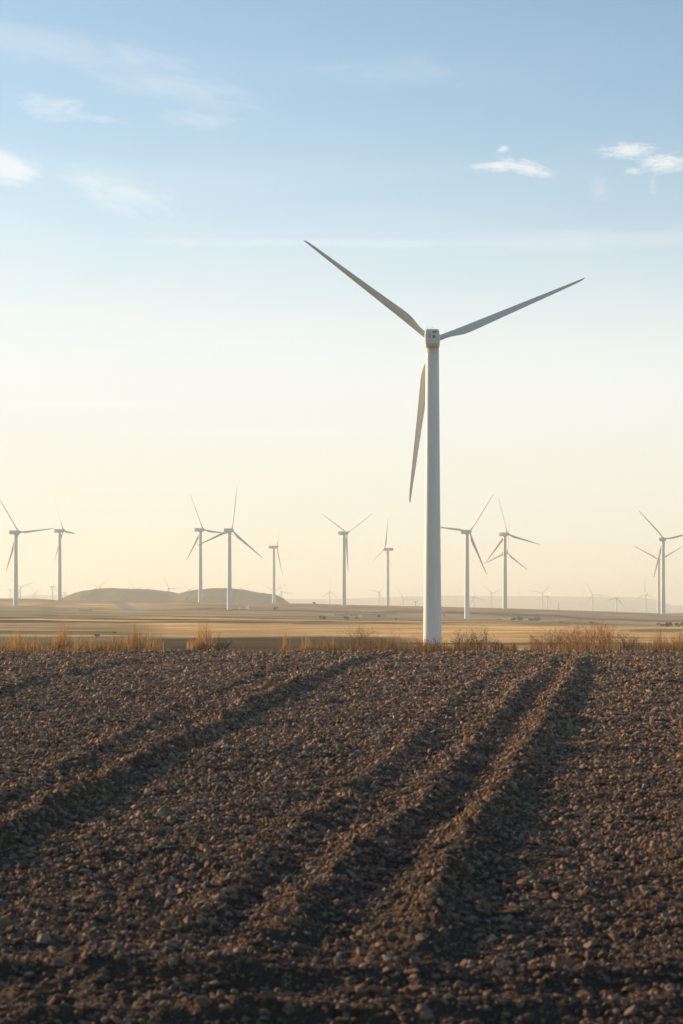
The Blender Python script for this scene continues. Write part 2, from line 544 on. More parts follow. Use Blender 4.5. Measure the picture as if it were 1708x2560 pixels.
# ------------------------------------------------------------------ open land (one sheet out to the horizon)
def build_land():
    rows = np.concatenate([np.linspace(-70, 30, 26), np.linspace(32, 160, 90), np.linspace(163, 1000, 260),
                           np.linspace(1004, 1900, 240), np.geomspace(1925, 19000, 70)])
    ua = np.concatenate([np.linspace(-.9, -.24, 40), np.linspace(-.235, .235, 420), np.linspace(.24, .9, 40)])
    D, A = np.meshgrid(rows, ua, indexing='ij')
    X = A * np.maximum(D + 60, 45)
    Z = land_z(X, D)
    Z = Z - .32 * np.clip((56 - D) / 6, 0, 1)          # lies under the ploughed field sheet
    # what grows or was ploughed where: patches bounded by field edges
    px = CX + F * X / np.maximum(D, 30)
    Y = HZ + F * (EYE - Z) / np.maximum(D, 30)
    def C(*c): return np.array(c, float)
    straw, straw2, tan = C(.66, .42, .19), C(.55, .36, .17), C(.46, .31, .165)
    fallow, mauve, olive, scrub = C(.075, .055, .030), C(.32, .22, .145), C(.27, .215, .12), C(.20, .165, .09)
    wob = 22 * fbm(X / 90, D / 160, 301, 3) + 8 * fbm(X / 14, D / 30, 311, 3) + 30 * fbm(X / 38, D / 70, 315, 3)
    Dw = D + wob * np.clip(D / 500, .3, 1.3) - .20 * X * np.clip(D / 600, .2, 1) + 60 * vnoise(X / 170, D / 400, 391) * np.clip((D - 300) / 400, 0, 1)
    T = np.zeros(D.shape + (3,))
    T[:] = fallow
    def band(lo, hi, col, soft=14, mask=None):
        w = np.clip((Dw - lo) / soft, 0, 1) * np.clip((hi - Dw) / soft, 0, 1)
        if mask is not None: w = w * mask
        T[:] = T * (1 - w[..., None]) + np.asarray(col) * w[..., None]
    brk = np.clip(.55 + 1.8 * fbm(X / 70, D / 25, 341, 3), 0, 1)
    right = np.clip((px - 960) / 120, 0, 1)
    far_right = np.clip((px - 1430) / 60, 0, 1)
    left = np.clip((420 - px) / 160, 0, 1)
    band(60, 290, tan * .75, 20)
    band(60, 385, fallow, 14, 1 - right)
    band(118, 330, straw2 * .9, 22, right)
    band(150, 318, fallow * 1.6, 10, far_right)
    band(385, 640, straw, 20, 1 - left)
    band(330, 640, straw, 12, right)
    band(330, 470, scrub, 20, left); band(400, 430, straw2, 9, left)
    band(470, 640, tan * .9, 20, left); band(520, 560, olive, 12, left)
    for k, (lo, wd) in enumerate([(352, 6), (372, 7), (398, 5), (420, 8), (446, 6), (480, 9), (520, 7), (566, 10)]):
        band(lo, lo + wd, straw2 * .72, 4, np.clip((px - 800 + 60 * k) / 200, 0, 1) * .8)
    band(455, 500, scrub * 1.1, 10, np.clip((px - 1540) / 50, 0, 1))
    band(640, 676, scrub * 1.6, 9, np.clip((px - 600) / 200, 0, 1) * brk); band(676, 730, straw * .95, 12)
    band(730, 760, scrub * 1.7, 12, np.clip((px - 500) / 300, 0, 1) * brk); band(760, 830, straw * .85, 12, 1 - .5 * left)
    band(830, 900, olive, 20); band(900, 960, tan, 20); band(960, 1040, olive * 1.1, 20)
    band(1040, 1150, mauve * 1.1, 25); band(1150, 3000, mauve, 25)
    blob = fbm(X / 150, D / 210, 331, 3)
    band(640, 3000, olive * .95, 20, np.clip((blob - .12) / .1, 0, 1) * .8)
    band(1000, 1290, tan * 1.05, 14, np.clip((fbm(X / 120, D / 60, 351, 3) - .10) / .1, 0, 1) * np.clip((520 - px) / 200, 0, 1))
    # paler track winding up on the left
    tx = gx(np.interp(D, [1040, 1110, 1180, 1230, 1262], [352, 338, 318, 306, 292]), D)
    w = np.exp(-((X - tx) / 4.5) ** 4) * ((D > 1040) & (D < 1262))
    T[:] = T * (1 - w[..., None]) + C(.25, .235, .21) * w[..., None]
    T *= (1 + .5 * fbm(X / 25, D / 25, 371, 3))[..., None]
    me = make_mesh("land", np.stack([X, D, Z], -1).reshape(-1, 3), grid_faces(*D.shape), True, [M_LAND], T.reshape(-1, 3))
    o = link("open_land", me)
    tag(o, "wide open plain of stubble and fallow fields beyond the ploughed field", kind="structure")


build_land()

# ------------------------------------------------------------------ ploughed field
def build_field():
    r = [6.2]
    while r[-1] < 51:
        r.append(r[-1] + np.clip(.0022 * r[-1], .016, .055))
    rows = np.array(r)
    ua = np.linspace(-1, 1, 900)
    D, A = np.meshgrid(rows, ua, indexing='ij')
    X = A * (.205 * D + 1.6)
    Z = field_z(X, D)
    Z = Z - .5 * np.clip((D - 46) / 5, 0, 1)
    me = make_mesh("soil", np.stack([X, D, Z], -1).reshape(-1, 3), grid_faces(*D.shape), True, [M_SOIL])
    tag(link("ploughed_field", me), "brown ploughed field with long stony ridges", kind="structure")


build_field()

# ------------------------------------------------------------------ stones
def ico(sub, seed, rough, cuts=9, lo=.42):
    bm = bmesh.new()
    bmesh.ops.create_icosphere(bm, subdivisions=sub, radius=1.0)
    bm.verts.ensure_lookup_table()
    rr = np.random.default_rng(seed)
    V = np.array([v.co[:] for v in bm.verts])
    # cut a few flat facets, then jitter
    for _ in range(cuts):
        n = rr.normal(size=3); n /= np.linalg.norm(n)
        h = rr.uniform(lo, .85)
        s = V @ n
        V = np.where((s > h)[:, None], V - (s - h)[:, None] * n, V)
    V *= 1 + rr.normal(size=(len(V), 1)) * rough
    Fc = np.array([[v.index for v in f.verts] for f in bm.faces])
    bm.free()
    return V, Fc


def stone_tints(n):
    pal = np.array([(.30, .20, .13), (.36, .25, .165), (.24, .165, .12), (.20, .145, .11), (.30, .255, .21),
                    (.40, .31, .23), (.27, .155, .11), (.33, .29, .25), (.46, .38, .30)])
    p = np.array([.2, .14, .2, .16, .08, .08, .08, .04, .02])
    c = pal[rng.choice(len(pal), n, p=p)]
    c = c * np.exp(rng.normal(-.12, .42, (n, 1))) * np.array([1.12, .92, .77])
    return c * np.minimum(1, .42 / c.max(1, keepdims=True))


def rot_mats(n, tilt):
    a = rng.uniform(0, 2 * np.pi, n)
    b = rng.normal(0, tilt, n); c = rng.normal(0, tilt, n)
    ca, sa, cb, sb, cc, sc = np.cos(a), np.sin(a), np.cos(b), np.sin(b), np.cos(c), np.sin(c)
    o = np.ones(n); z = np.zeros(n)
    Rz = np.stack([ca, -sa, z, sa, ca, z, z, z, o], 1).reshape(n, 3, 3)
    Rx = np.stack([o, z, z, z, cb, -sb, z, sb, cb], 1).reshape(n, 3, 3)
    Ry = np.stack([cc, z, sc, z, o, z, -sc, z, cc], 1).reshape(n, 3, 3)
    return Rz @ Rx @ Ry


def build_gravel():
    N0 = 980000
    d = np.sqrt(rng.uniform(6.4 ** 2, 45.5 ** 2, N0))
    x = rng.uniform(-1, 1, N0) * (.19 * d + .8)
    keep = rng.uniform(0, 1, N0) < np.clip(11.0 / d, 0, 1) ** 1.0
    patch = fbm(x * .9, d * .9, 401, 3)
    keep &= rng.uniform(0, 1, N0) < np.clip(.85 + patch * .9, .55, 1)
    d, x = d[keep], x[keep]
    n = len(d)
    s = np.exp(rng.normal(np.log(.0085), .55, n)) * np.clip(d / 9, .95, 4) ** .50
    s = np.clip(s, .0045, .024 + .0006 * d)
    big = (s > .026)
    z = field_z(x, d)
    sc = np.stack([s * rng.uniform(.85, 1.45, n), s * rng.uniform(.8, 1.2, n), s * rng.uniform(.5, .95, n)], 1)
    M = rot_mats(n, .45) * sc[:, None, :]
    P = np.stack([x, d, z + sc[:, 2] * rng.uniform(.1, .75, n)], 1)
    T = stone_tints(n) * np.interp(d, [7, 12, 25, 40], [.62, .82, 1.2, 1.5])[:, None]   # same painted brightness on the stones: shaded near the camera, lit towards the margin
    VV, FF, CC = [], [], []
    off = 0
    var_s = [ico(1, 100 + k, .06) for k in range(8)]
    var_b = [ico(2, 200 + k, .04) for k in range(8)]
    which = rng.integers(0, 8, n)
    for bigf, var in ((False, var_s), (True, var_b)):
        for k in range(8):
            idx = np.where((which == k) & (big == bigf))[0]
            V, Fc = var[k]
            v = np.einsum('nij,vj->nvi', M[idx], V) + P[idx][:, None, :]
            nv = len(V)
            f = (np.arange(len(idx)) * nv)[:, None, None] + Fc[None] + off
            VV.append(v.reshape(-1, 3)); FF.append(f.reshape(-1, 3))
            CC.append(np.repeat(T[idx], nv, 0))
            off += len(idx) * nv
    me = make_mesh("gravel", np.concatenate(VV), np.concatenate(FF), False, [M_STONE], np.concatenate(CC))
    tag(link("stony_gravel", me), "loose stones and clods covering the ploughed soil", kind="stuff")
    print("gravel stones", n)


build_gravel()

STONE_GROUP = "larger stones on the ploughed field"


def build_stones():
    ds = np.linspace(5.5, 40.5, 4000); ys = HZ + F * drop(ds) / ds
    meshes = {}
    cols = [(.36, .25, .165), (.30, .20, .14), (.42, .34, .26), (.26, .19, .15), (.34, .32, .30), (.38, .27, .20)]
    for k in range(12):
        V, Fc = ico(3, 500 + k, .012, 14, .5)
        V = V * (1 + .12 * fbm(V[:, :1] * 2 + 5 * k, V[:, 1:2] * 2 + V[:, 2:3] * 1.7, 40 + k, 3))
        c = np.array(cols[k % 6]) * (.9 + .04 * (k % 5))
        meshes[k] = make_mesh("stone", V, Fc, False, [M_STONE], np.tile(c, (len(V), 1)))
    def put(px, py, wpx, hpx, k, label, tilt=.25):
        d = float(np.interp(-py, -ys, ds)); x = gx(px, d)
        o = link("stone", meshes[k])
        w = wpx / F * d / 2; h = hpx / F * d / 2
        o.scale = (w, w * R_.uniform(.8, 1.1), h)
        z = float(field_z(np.array([x]), np.array([d]))[0])
        o.location = (x, d, z + h * .45)
        o.rotation_euler = (R_.gauss(0, tilt), R_.gauss(0, tilt), R_.uniform(-.5, .5))
        tag(o, label, "stone", STONE_GROUP)
        return o
    special = [
        (390, 1797, 37, 26, 1, "big tan boulder lying alone left of the long ridge"),
        (565, 1882, 36, 18, 4, "smooth bluish grey stone right of the long left ridge"),
        (334, 1724, 12, 26, 0, "slim tan stone standing upright on the field"),
        (1100, 1745, 20, 10, 0, "flat bright orange stone between the weaker ridges"),
        (1247, 1732, 24, 14, 4, "pale grey flat stone beside the middle ridge"),
        (62, 1694, 18, 16, 0, "tan lump on the ridge at the far left"),
        (1110, 2424, 34, 26, 4, "pale rounded stone at the foot of the main ridge"),
        (1182, 2440, 36, 28, 1, "round brown stone right of the pale one by the ridge foot"),
        (1262, 2445, 44, 22, 3, "long flat grey brown stone in the foreground"),
        (1662, 2372, 24, 24, 2, "pale tan stone in the dark foreground near the field corner"),
        (1410, 2135, 16, 18, 0, "orange lit stone standing in the shaded furrow"),
        (1613, 1969, 20, 16, 4, "pale grey stone on the field beyond the main ridge"),
        (1495, 1820, 18, 22, 2, "upright pale stone right of the shaded furrow"),
        (1515, 1823, 22, 17, 4, "rounded grey stone next to the upright pale one"),
        (432, 2200, 36, 20, 3, "low dull stone in the wide dark furrow"),
        (295, 2383, 26, 26, 0, "round orange stone in the lower left foreground"),
        (123, 2527, 20, 22, 0, "orange stone near the lowest edge of the field"),
        (1190, 2520, 26, 26, 0, "bright orange lump in the nearest soil"),
        (870, 1659, 24, 18, 2, "pale wedge shaped stone near the end of the long ridge"),
        (1640, 1653, 15, 18, 0, "warm tan stone close to the far grass margin"),
        (1390, 1658, 20, 22, 1, "large tan clod on top of the main ridge"),
        (1665, 1706, 26, 24, 5, "orange brown stone right of the main ridge"),
        (940, 2230, 42, 16, 3, "long low stone beside the middle ridge"),
        (1595, 2335, 22, 18, 4, "bluish grey stone in the right foreground"),
    ]
    for s in special:
        put(*s)
    n = 300 - len(special)
    c = 0
    while c < n:
        d = 6.9 * (39.5 / 6.9) ** R_.random()
        py = HZ + F * float(drop(d)) / d
        if py > 2570: continue
        px = R_.uniform(-20, 1728)
        wm = min(.075, .0235 * math.exp(R_.gauss(0, .32)) * max(1, d / 9) ** .5)
        wpx = wm * F / d
        put(px, py, wpx, wpx * R_.uniform(.55, .95), R_.randrange(12), "fist sized stone or clod among the gravel of the ploughed field")
        c += 1


build_stones()

# ------------------------------------------------------------------ wind turbines
HUB = 47.9
def tower_mesh(n=48):
    rings = []
    zs = list(np.linspace(-6, 46.6, 40))
    for z in zs:
        t = min(max(z / 46.6, 0), 1)
        r = 1.47 - .44 * t - .03 * math.sin(t * math.pi)
        rings.append(np.array([(r * math.cos(a), r * math.sin(a), z) for a in np.linspace(0, 2 * np.pi, n, endpoint=False)]))
    V, Fq = loft(rings)
    me = py_mesh("tower", V, Fq, M_WHITE)
    return me


def nacelle_mesh():
    # cross-section corners, given half widths and heights along the length
    def ring(y, wb, wm, wt, zb, zm, zt):
        pts = [(-wb, zb), (wb, zb), (wm, zb + .32 * (zm - zb)), (wm * 1.03, zm), (wt + .12, zt - .28), (wt, zt), (-wt, zt), (-wt - .12, zt - .28), (-wm * 1.03, zm), (-wm, zb + .32 * (zm - zb))]
        return np.array([(p[0], y, p[1]) for p in pts])
    rings = [ring(-4.75, .92, 1.04, .86, -1.10, .2, 1.02), ring(-4.6, 1.0, 1.14, .95, -1.2, .2, 1.10),
             ring(-3.0, 1.0, 1.16, .96, -1.22, .2, 1.12), ring(-1.2, 1.0, 1.16, .95, -1.22, .2, 1.14), ring(1.0, 1.0, 1.16, .92, -1.2, .15, 1.10),
             ring(1.75, .85, 1.02, .75, -1.02, .05, .92), ring(1.95, .62, .75, .55, -.75, 0, .68)]
    V, Fq = loft(rings)
    return py_mesh("nacelle", V, Fq, M_NAC, False)


def boxes_mesh(name, boxes, mat):
    bm = bmesh.new()
    for (x0, x1, y0, y1, z0, z1) in boxes:
        m = Matrix.Translation(((x0 + x1) / 2, (y0 + y1) / 2, (z0 + z1) / 2)) @ Matrix.Diagonal((x1 - x0, y1 - y0, z1 - z0, 1))
        bmesh.ops.create_cube(bm, size=1.0, matrix=m)
    return bm_mesh(name, bm, mat)


def hub_mesh():
    rings = []
    for y, r in [(1.9, .62), (2.0, .95), (2.3, 1.12), (2.8, 1.15), (3.3, 1.05), (3.8, .82), (4.2, .5), (4.4, .12)]:
        rings.append(np.array([(r * math.cos(a), y, r * math.sin(a)) for a in np.linspace(0, 2 * np.pi, 24, endpoint=False)]))
    V, Fq = loft(rings)
    return py_mesh("hub", V, Fq, M_NAC)


def blade_mesh():
    rs = [.7, 1.4, 2.2, 3.0, 3.8, 4.6, 5.4, 6.5, 8, 10, 12.5, 15, 17.5, 20, 22, 24, 25.2, 25.75, 26.0]
    ch = [.86, .86, .88, 1.02, 1.26, 1.48, 1.58, 1.54, 1.42, 1.26, 1.09, .94, .80, .66, .55, .43, .32, .20, .06]
    tk = [1.0, 1.0, .92, .72, .52, .40, .33, .29, .26, .24, .22, .21, .20, .19, .18, .18, .18, .18, .18]
    tw = [30, 30, 30, 29, 28, 27, 26, 24, 21, 18, 15, 12.5, 10.5, 9, 8, 7.2, 7, 7, 7]
    rings = []
    n = 20
    for r, c, t, w in zip(rs, ch, tk, tw):
        le = -.44 + .30 * (r / 26.0)
        pts = []
        blend = min(max((r - 2.0) / 3.0, 0), 1)
        for j in range(n):
            a = 2 * math.pi * j / n
            u = .5 - .5 * math.cos(a)
            prof = 5 * t * (.2969 * math.sqrt(max(u, 0)) - .126 * u - .3516 * u * u + .2843 * u ** 3 - .1036 * u ** 4)
            v_air = (prof if a <= math.pi else -prof) * c * 1.0 + .03 * c * math.sin(math.pi * u)
            v_cir = math.sin(a) * .5 * t * c
            v = v_cir * (1 - blend) + v_air * blend
            pts.append((le + u * c, v))
        tr = math.radians(w + 9)
        cx0 = 0.0
        ring = []
        for (px_, py_) in pts:
            X = (px_ - cx0) * math.cos(tr) - py_ * math.sin(tr)
            Y = (px_ - cx0) * math.sin(tr) + py_ * math.cos(tr)
            ring.append((X, -Y + .012 * (r / 26) ** 2 * 26, r))
        rings.append(np.array(ring))
    V, Fq = loft(rings)
    return py_mesh("blade", V, Fq, M_BLADE)


ME_TOWER, ME_NAC, ME_HUB, ME_BLADE = tower_mesh(), nacelle_mesh(), hub_mesh(), blade_mesh()
ME_LOUVRE = boxes_mesh("louvre", [(.02, .72, -4.785, -4.70, .53, .76)], M_DARK)
ME_HATCH = boxes_mesh("hatch", [(.06, .50, -4.785, -4.70, -.30, .14)], M_DARK)
ME_PANEL = boxes_mesh("rear_panel", [(-.58, -.22, -4.78, -4.70, -.32, .46)], M_GREYP)
ME_RAIL = boxes_mesh("handrail", [(-.85, -.82, -4.5, -4.47, 1.05, 1.62), (-.22, -.19, -4.5, -4.47, 1.05, 1.72), (-.82, -.22, -4.5, -4.475, 1.25, 1.28),
                                  (-.85, -.82, -3.6, -3.57, 1.05, 1.5), (-.85, -.825, -4.47, -3.6, 1.25, 1.28), (-.22, -.19, -4.47, -3.6, 1.25, 1.28)], M_METAL)
ME_MAST = boxes_mesh("wind_vane_mast", [(.10, .14, -4.4, -4.36, 1.05, 1.5), (.0, .24, -4.4, -4.365, 1.42, 1.46)], M_METAL)
TILT = math.radians(5)
GROUP_T = "wind turbines on the plain"


def turbine(hx, hy, d, phi, theta, label, scale=1.0, group=GROUP_T, detail=2, base=None):
    """(hx, hy): where the hub is seen; d: distance of the hub; phi: bearing the rotor faces; theta: rotor angle"""
    phi = math.radians(phi); th = math.radians(theta)
    fwd = 2.8 * scale
    hubp = Vector((gx(hx, d), d, gz(hy, d)))
    bx, by = hubp.x - math.sin(phi) * fwd, hubp.y - math.cos(phi) * fwd
    hub_off = fwd * math.sin(TILT)
    ground = float(land_z(np.array([bx]), np.array([by]))[0]) if base is None else base
    root = empty("wind_turbine", (bx, by, ground))
    root.rotation_euler = (0, 0, -phi)
    tag(root, label, "wind turbine", group)
    Hh = hubp.z - ground - hub_off                    # height of the nacelle axis above ground
    tw = link("tower", ME_TOWER, root)
    tw.scale = (scale, scale, (Hh - 1.25 * scale) / 46.6)
    head = Matrix.Translation((0, 0, Hh)) @ Matrix.Rotation(TILT, 4, 'X') @ Matrix.Scale(scale, 4)
    nac = link("nacelle", ME_NAC, root); nac.matrix_local = Matrix.Translation((0, 0, Hh)) @ Matrix.Scale(scale, 4)
    if detail >= 2:
        for nm, me in (("louvre", ME_LOUVRE), ("hatch", ME_HATCH), ("rear_panel", ME_PANEL), ("handrail", ME_RAIL), ("wind_vane_mast", ME_MAST)):
            link(nm, me, nac)
    hb = link("hub", ME_HUB, root); hb.matrix_local = head
    for k in range(3):
        b = link("blade", ME_BLADE, root)
        b.matrix_local = head @ Matrix.Translation((0, 2.8, 0)) @ Matrix.Rotation(th + k * 2 * math.pi / 3, 4, 'Y')
    return root


turbine(1081.5, 852.0, 316.5, 3, 68.2, "huge white wind turbine just beyond the stony field, seen from behind", group=None)
MID = [
    (47.2, 1330.5, 1169, 29, 86, "hazy white turbine whose level blade reaches across to the next turbine's nacelle"),
    (158.5, 1326.4, 1359, 53, 98, "hazy white turbine at the left foot of the flat topped hill, nacelle side on"),
    (507.8, 1324.2, 1328, 35, 98, "hazy white turbine in front of the second hill hump, crossed by a neighbour's blade"),
    (579.6, 1325.6, 1168, 26, 10, "hazy white turbine before the hill with one blade nearly straight up"),
    (692.6, 1367.2, 1701, 71, 40, "slim hazy turbine at the right foot of the hill with nacelle pointing left"),
    (867.2, 1332.4, 1312, 41, 62, "hazy white turbine with two pale blades in a V and the third before its tower"),
    (962, 1372.7, 1688, -67, 6, "slim hazy turbine left of the huge tower, nacelle pointing right"),
    (1173.9, 1329.2, 1108, 33, 38, "hazy white turbine just right of the huge tower, one blade tip touching it"),
    (1268.8, 1335.3, 1294, 41, 106, "hazy white turbine with a second lower rotor showing behind its tower"),
    (1267.8, 1382.2, 1780, 32, 8, "faint turbine mostly hidden behind another tower, only nacelle and two blades showing"),
    (1661.4, 1348, 1279, 27, 78, "hazy white turbine in front of a slimmer one, wide nacelle, blade leaving the picture"),
    (1647.4, 1399.9, 1834, 11, 60, "slimmer hazy turbine close behind another tower with blades spread in a V"),
]
for a in MID:
    turbine(*a, detail=1)
FAR = [
    (28.8, 1474, 4314, 35, 28, "tiny hazy turbine left of the first big tower with a level blade"),
    (50, 1467.7, 3236, -19, 70, "small hazy turbine whose tower hides behind the first big tower on the left"),
    (86.4, 1479.5, 4045, -37, 72, "tiny hazy turbine, upper of two overlapping rotors between the first two towers"),
    (84.5, 1490.5, 4463, 23, 58, "tiny hazy turbine, lower of two overlapping rotors between the first two towers"),
    (135, 1467, 3498, 50, 6, "small hazy turbine close left of the second tower with one blade up"),
    (164.5, 1481.7, 4314, 60, 2, "tiny hazy turbine peeping out right of the second tower above the hill foot"),
    (248, 1468.5, 3406, -19, 48, "hazy rotor in a wide V rising behind the top of the flat hill"),
    (339, 1476, 3922, 8, 86, "single hazy blade poking up behind the flat hill's right shoulder"),
    (359, 1474.6, 3922, 20, 74, "two hazy blades behind the flat hill's right shoulder, low V"),
    (423, 1470.7, 3319, 8, 90, "hazy turbine standing in the saddle between the two hill humps"),
    (471.8, 1474, 4175, -1, 72, "hazy pair of blades rising behind the left slope of the second hump"),
    (553.6, 1470, 4622, 60, 346, "faint steep blade just left of the tower before the second hump"),
    (589, 1477, 3922, -13, 64, "hazy pair of blades rising just right of the tower before the second hump"),
    (685, 1478, 3595, -4, 62, "hazy V of blades showing on both sides of the slim tower at the hill foot"),
    (705.7, 1479.5, 3807, 26, 100, "small hazy turbine right of the slim tower at the hill foot"),
    (826, 1480.3, 3807, 26, 4, "small hazy turbine with an upside down Y rotor left of a bigger tower"),
    (949, 1480.3, 3922, 26, 42, "small hazy turbine left of the slim tower near the huge turbine"),
    (1009.8, 1498.2, 3595, 12, 90, "small hazy turbine low on the ridge left of the huge tower"),
    (1187.3, 1493.2, 3406, 41, 104, "small hazy turbine just right of the first tower past the huge one"),
    (1230.4, 1482.8, 3807, 23, 70, "small hazy turbine between two big towers with blades in a wide V"),
    (1355, 1483.2, 3698, -7, 44, "small hazy turbine, left and taller one of a close pair"),
    (1371, 1491.4, 3698, 48, 32, "small hazy turbine, right and lower one of a close pair with side on nacelle"),
    (1481.9, 1487, 3595, 8, 92, "small hazy turbine with a level blade pointing right along the far mesa top"),
    (1544, 1495.7, 3010, 41, 20, "small hazy turbine with low nacelle and a blade slanting down to the ground"),
    (1612.7, 1484, 3595, -22, 114, "small hazy turbine with an upside down Y rotor near the overlapping towers"),
    (1730, 1482, 3922, -16, 48, "hazy turbine outside the picture with just one blade tip showing"),
]
for a in FAR:
    turbine(*a, detail=0)


def build_tiny():
    """the row on the far mesa: too small to show parts"""
    V, Fq = [], []
    def add(me, M):
        o = len(V)
        V.extend([tuple(M @ v.co) for v in me.vertices])
        Fq.extend([tuple(i + o for i in p.vertices) for p in me.polygons])
    variants = []
    for th in (5, 40, 75, 100):
        V, Fq = [], []
        add(ME_TOWER, Matrix.Diagonal((1.6, 1.6, 1, 1)))
        add(ME_NAC, Matrix.Translation((0, 0, HUB)))
        add(ME_HUB, Matrix.Translation((0, 0, HUB)))
        for k in range(3):
            add(ME_BLADE, Matrix.Translation((0, 2.8, HUB)) @ Matrix.Rotation(math.radians(th + 120 * k), 4, 'Y'))
        variants.append(py_mesh("small_turbine", V, Fq, M_WHITE))
    for k, px in enumerate([985, 1004, 1018, 1030, 1036, 1045, 1123, 1138, 1149, 1187, 1299, 1329, 1407, 1418, 1435, 1457, 1463, 1490, 1504, 1518, 1546, 1568, 1576, 1600, 1627]):
        o = link("wind_turbine", variants[k % 4])
        d = 7500 + 90 * (k * 7 % 5)
        x = gx(px, d)
        top = mesa_top(px) 
        o.location = (x, d, gz(top, 7450) - 7)
        s = R_.uniform(.52, .66) * (1.15 if px in (1123, 1149) else 1)
        o.scale = (s, s, s)
        o.rotation_euler = (0, 0, R_.uniform(-.6, .6))
        tag(o, "tiny faint wind turbine in the row along the top of the far mesa", "wind turbine", "faint turbines along the far mesa")


def mesa_top(px):
    return np.interp(px, [-900, -400, 0, 20, 60, 140, 300, 600, 690, 800, 910, 1000, 1060, 1110, 1200, 1400, 1560, 1620, 1645, 1665, 1690, 1708, 1800, 2600],
                     [1499, 1495, 1498, 1491, 1486.5, 1487, 1492, 1497, 1497, 1497.5, 1495, 1492, 1490.5, 1488.5, 1489.5, 1491, 1492, 1493.5, 1497, 1508, 1514, 1516, 1517, 1519])


# ------------------------------------------------------------------ hills
def build_hills():
    # flat-topped scrubby hill behind the ridge
    px = np.linspace(90, 740, 330); t = np.linspace(0, 1, 60)
    top = np.interp(px, [90, 130, 150, 170, 190, 210, 235, 260, 300, 350, 380, 400, 420, 432, 445, 458, 470, 485, 500, 530, 560, 590, 610, 635, 655, 668, 680, 690, 700, 740],
                    [1530, 1506, 1497, 1488.5, 1481, 1476, 1472.5, 1471, 1471.2, 1474, 1478, 1482.5, 1486, 1487, 1484, 1479.5, 1476.5, 1474.5, 1473, 1471, 1471.3, 1474, 1478.5, 1482, 1484.5, 1488, 1494, 1502, 1509, 1530])
    D0, D1 = 1870., 2480.
    P, Tt = np.meshgrid(px, t, indexing='ij')
    Dm = D0 + (D1 - D0) * Tt
    X = gx(P, 2080.) + (Dm - 2080) * .03
    # front rises to the lip, then a flat top falling slowly at the back
    ztop = gz(np.repeat(top[:, None], len(t), 1), 2080.)
    prof = np.clip(Tt / .34, 0, 1); prof = np.where(prof < 1, prof ** .8 * .995, 1) * np.clip((1.05 - Tt) / .4, 0, 1) ** .5
    z0 = -40.
    Z = z0 + (ztop - z0) * prof
    Z = Z + (1.4 * fbm(X / 22, Dm / 60, 701, 4) + 1.5 * np.maximum(fbm(X / 7, Dm / 30, 707, 3) - .15, 0) * 1.2) * np.clip(1.2 - Tt, 0, 1)
    me = make_mesh("hill", np.stack([X, Dm, Z], -1).reshape(-1, 3), grid_faces(*P.shape), True, [M_HILL])
    tag(link("flat_hill", me), "low flat topped scrubby hill with two humps behind the ridge", kind="structure")
    # far mesa
    px = np.linspace(-900, 2600, 900); t = np.linspace(0, 1, 40)
    P, Tt = np.meshgrid(px, t, indexing='ij')
    Dm = 6500 + 4200 * Tt
    X = gx(P, 7300.)
    prof = np.clip(Tt / .22, 0, 1) ** .7 * np.clip((1.02 - Tt) / .3, 0, 1) ** .5
    ztop = gz(mesa_top(P), 7420.)
    Z = -60 + (ztop + 60) * prof + 4 * fbm(X / 260, Dm / 260, 801, 4) * (1 - .8 * np.clip(Tt / .22, 0, 1))
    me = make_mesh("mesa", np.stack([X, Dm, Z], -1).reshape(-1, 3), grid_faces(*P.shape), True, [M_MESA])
    tag(link("far_mesa_hill", me), "long flat mesa fading into haze on the horizon", kind="structure")


build_hills()
build_tiny()

# ------------------------------------------------------------------ dry vegetation along the field margin
def ribbons(bases, dirs, lens, widths, bend, segs=4):
    """many thin curved blades -> verts, quads ; bases (n,3)"""
    n = len(bases)
    t = np.linspace(0, 1, segs + 1)
    side = np.stack([np.cos(dirs), np.sin(dirs), np.zeros(n)], 1)
    lean = np.stack([-np.sin(dirs), np.cos(dirs), np.zeros(n)], 1)
    V = np.zeros((n, segs + 1, 2, 3))
    for k, tt in enumerate(t):
        c = bases + lean * (bend * lens * tt ** 1.8)[:, None] + np.array([0, 0, 1.0]) * (lens * (tt - .35 * np.abs(bend) * tt ** 2))[:, None]
        w = widths * (1 - .85 * tt ** 1.5)
        V[:, k, 0] = c - side * w[:, None] / 2
        V[:, k, 1] = c + side * w[:, None] / 2
    base = np.arange(n)[:, None] * (segs + 1) * 2
    Fq = []
    for k in range(segs):
        a = base[:, 0] + k * 2
        Fq.append(np.stack([a, a + 1, a + 3, a + 2], 1))
    return V.reshape(-1, 3), np.concatenate(Fq), (segs + 1) * 2


STRAWC = np.array([(.50, .29, .11), (.42, .22, .08), (.56, .37, .17), (.34, .18, .075), (.60, .43, .22)])


def mound_z(x, d):
    a = np.asarray(x, float); b = np.asarray(d, float)
    return field_z(a, b, False) - .5 * np.clip((b - 46) / 5, 0, 1)


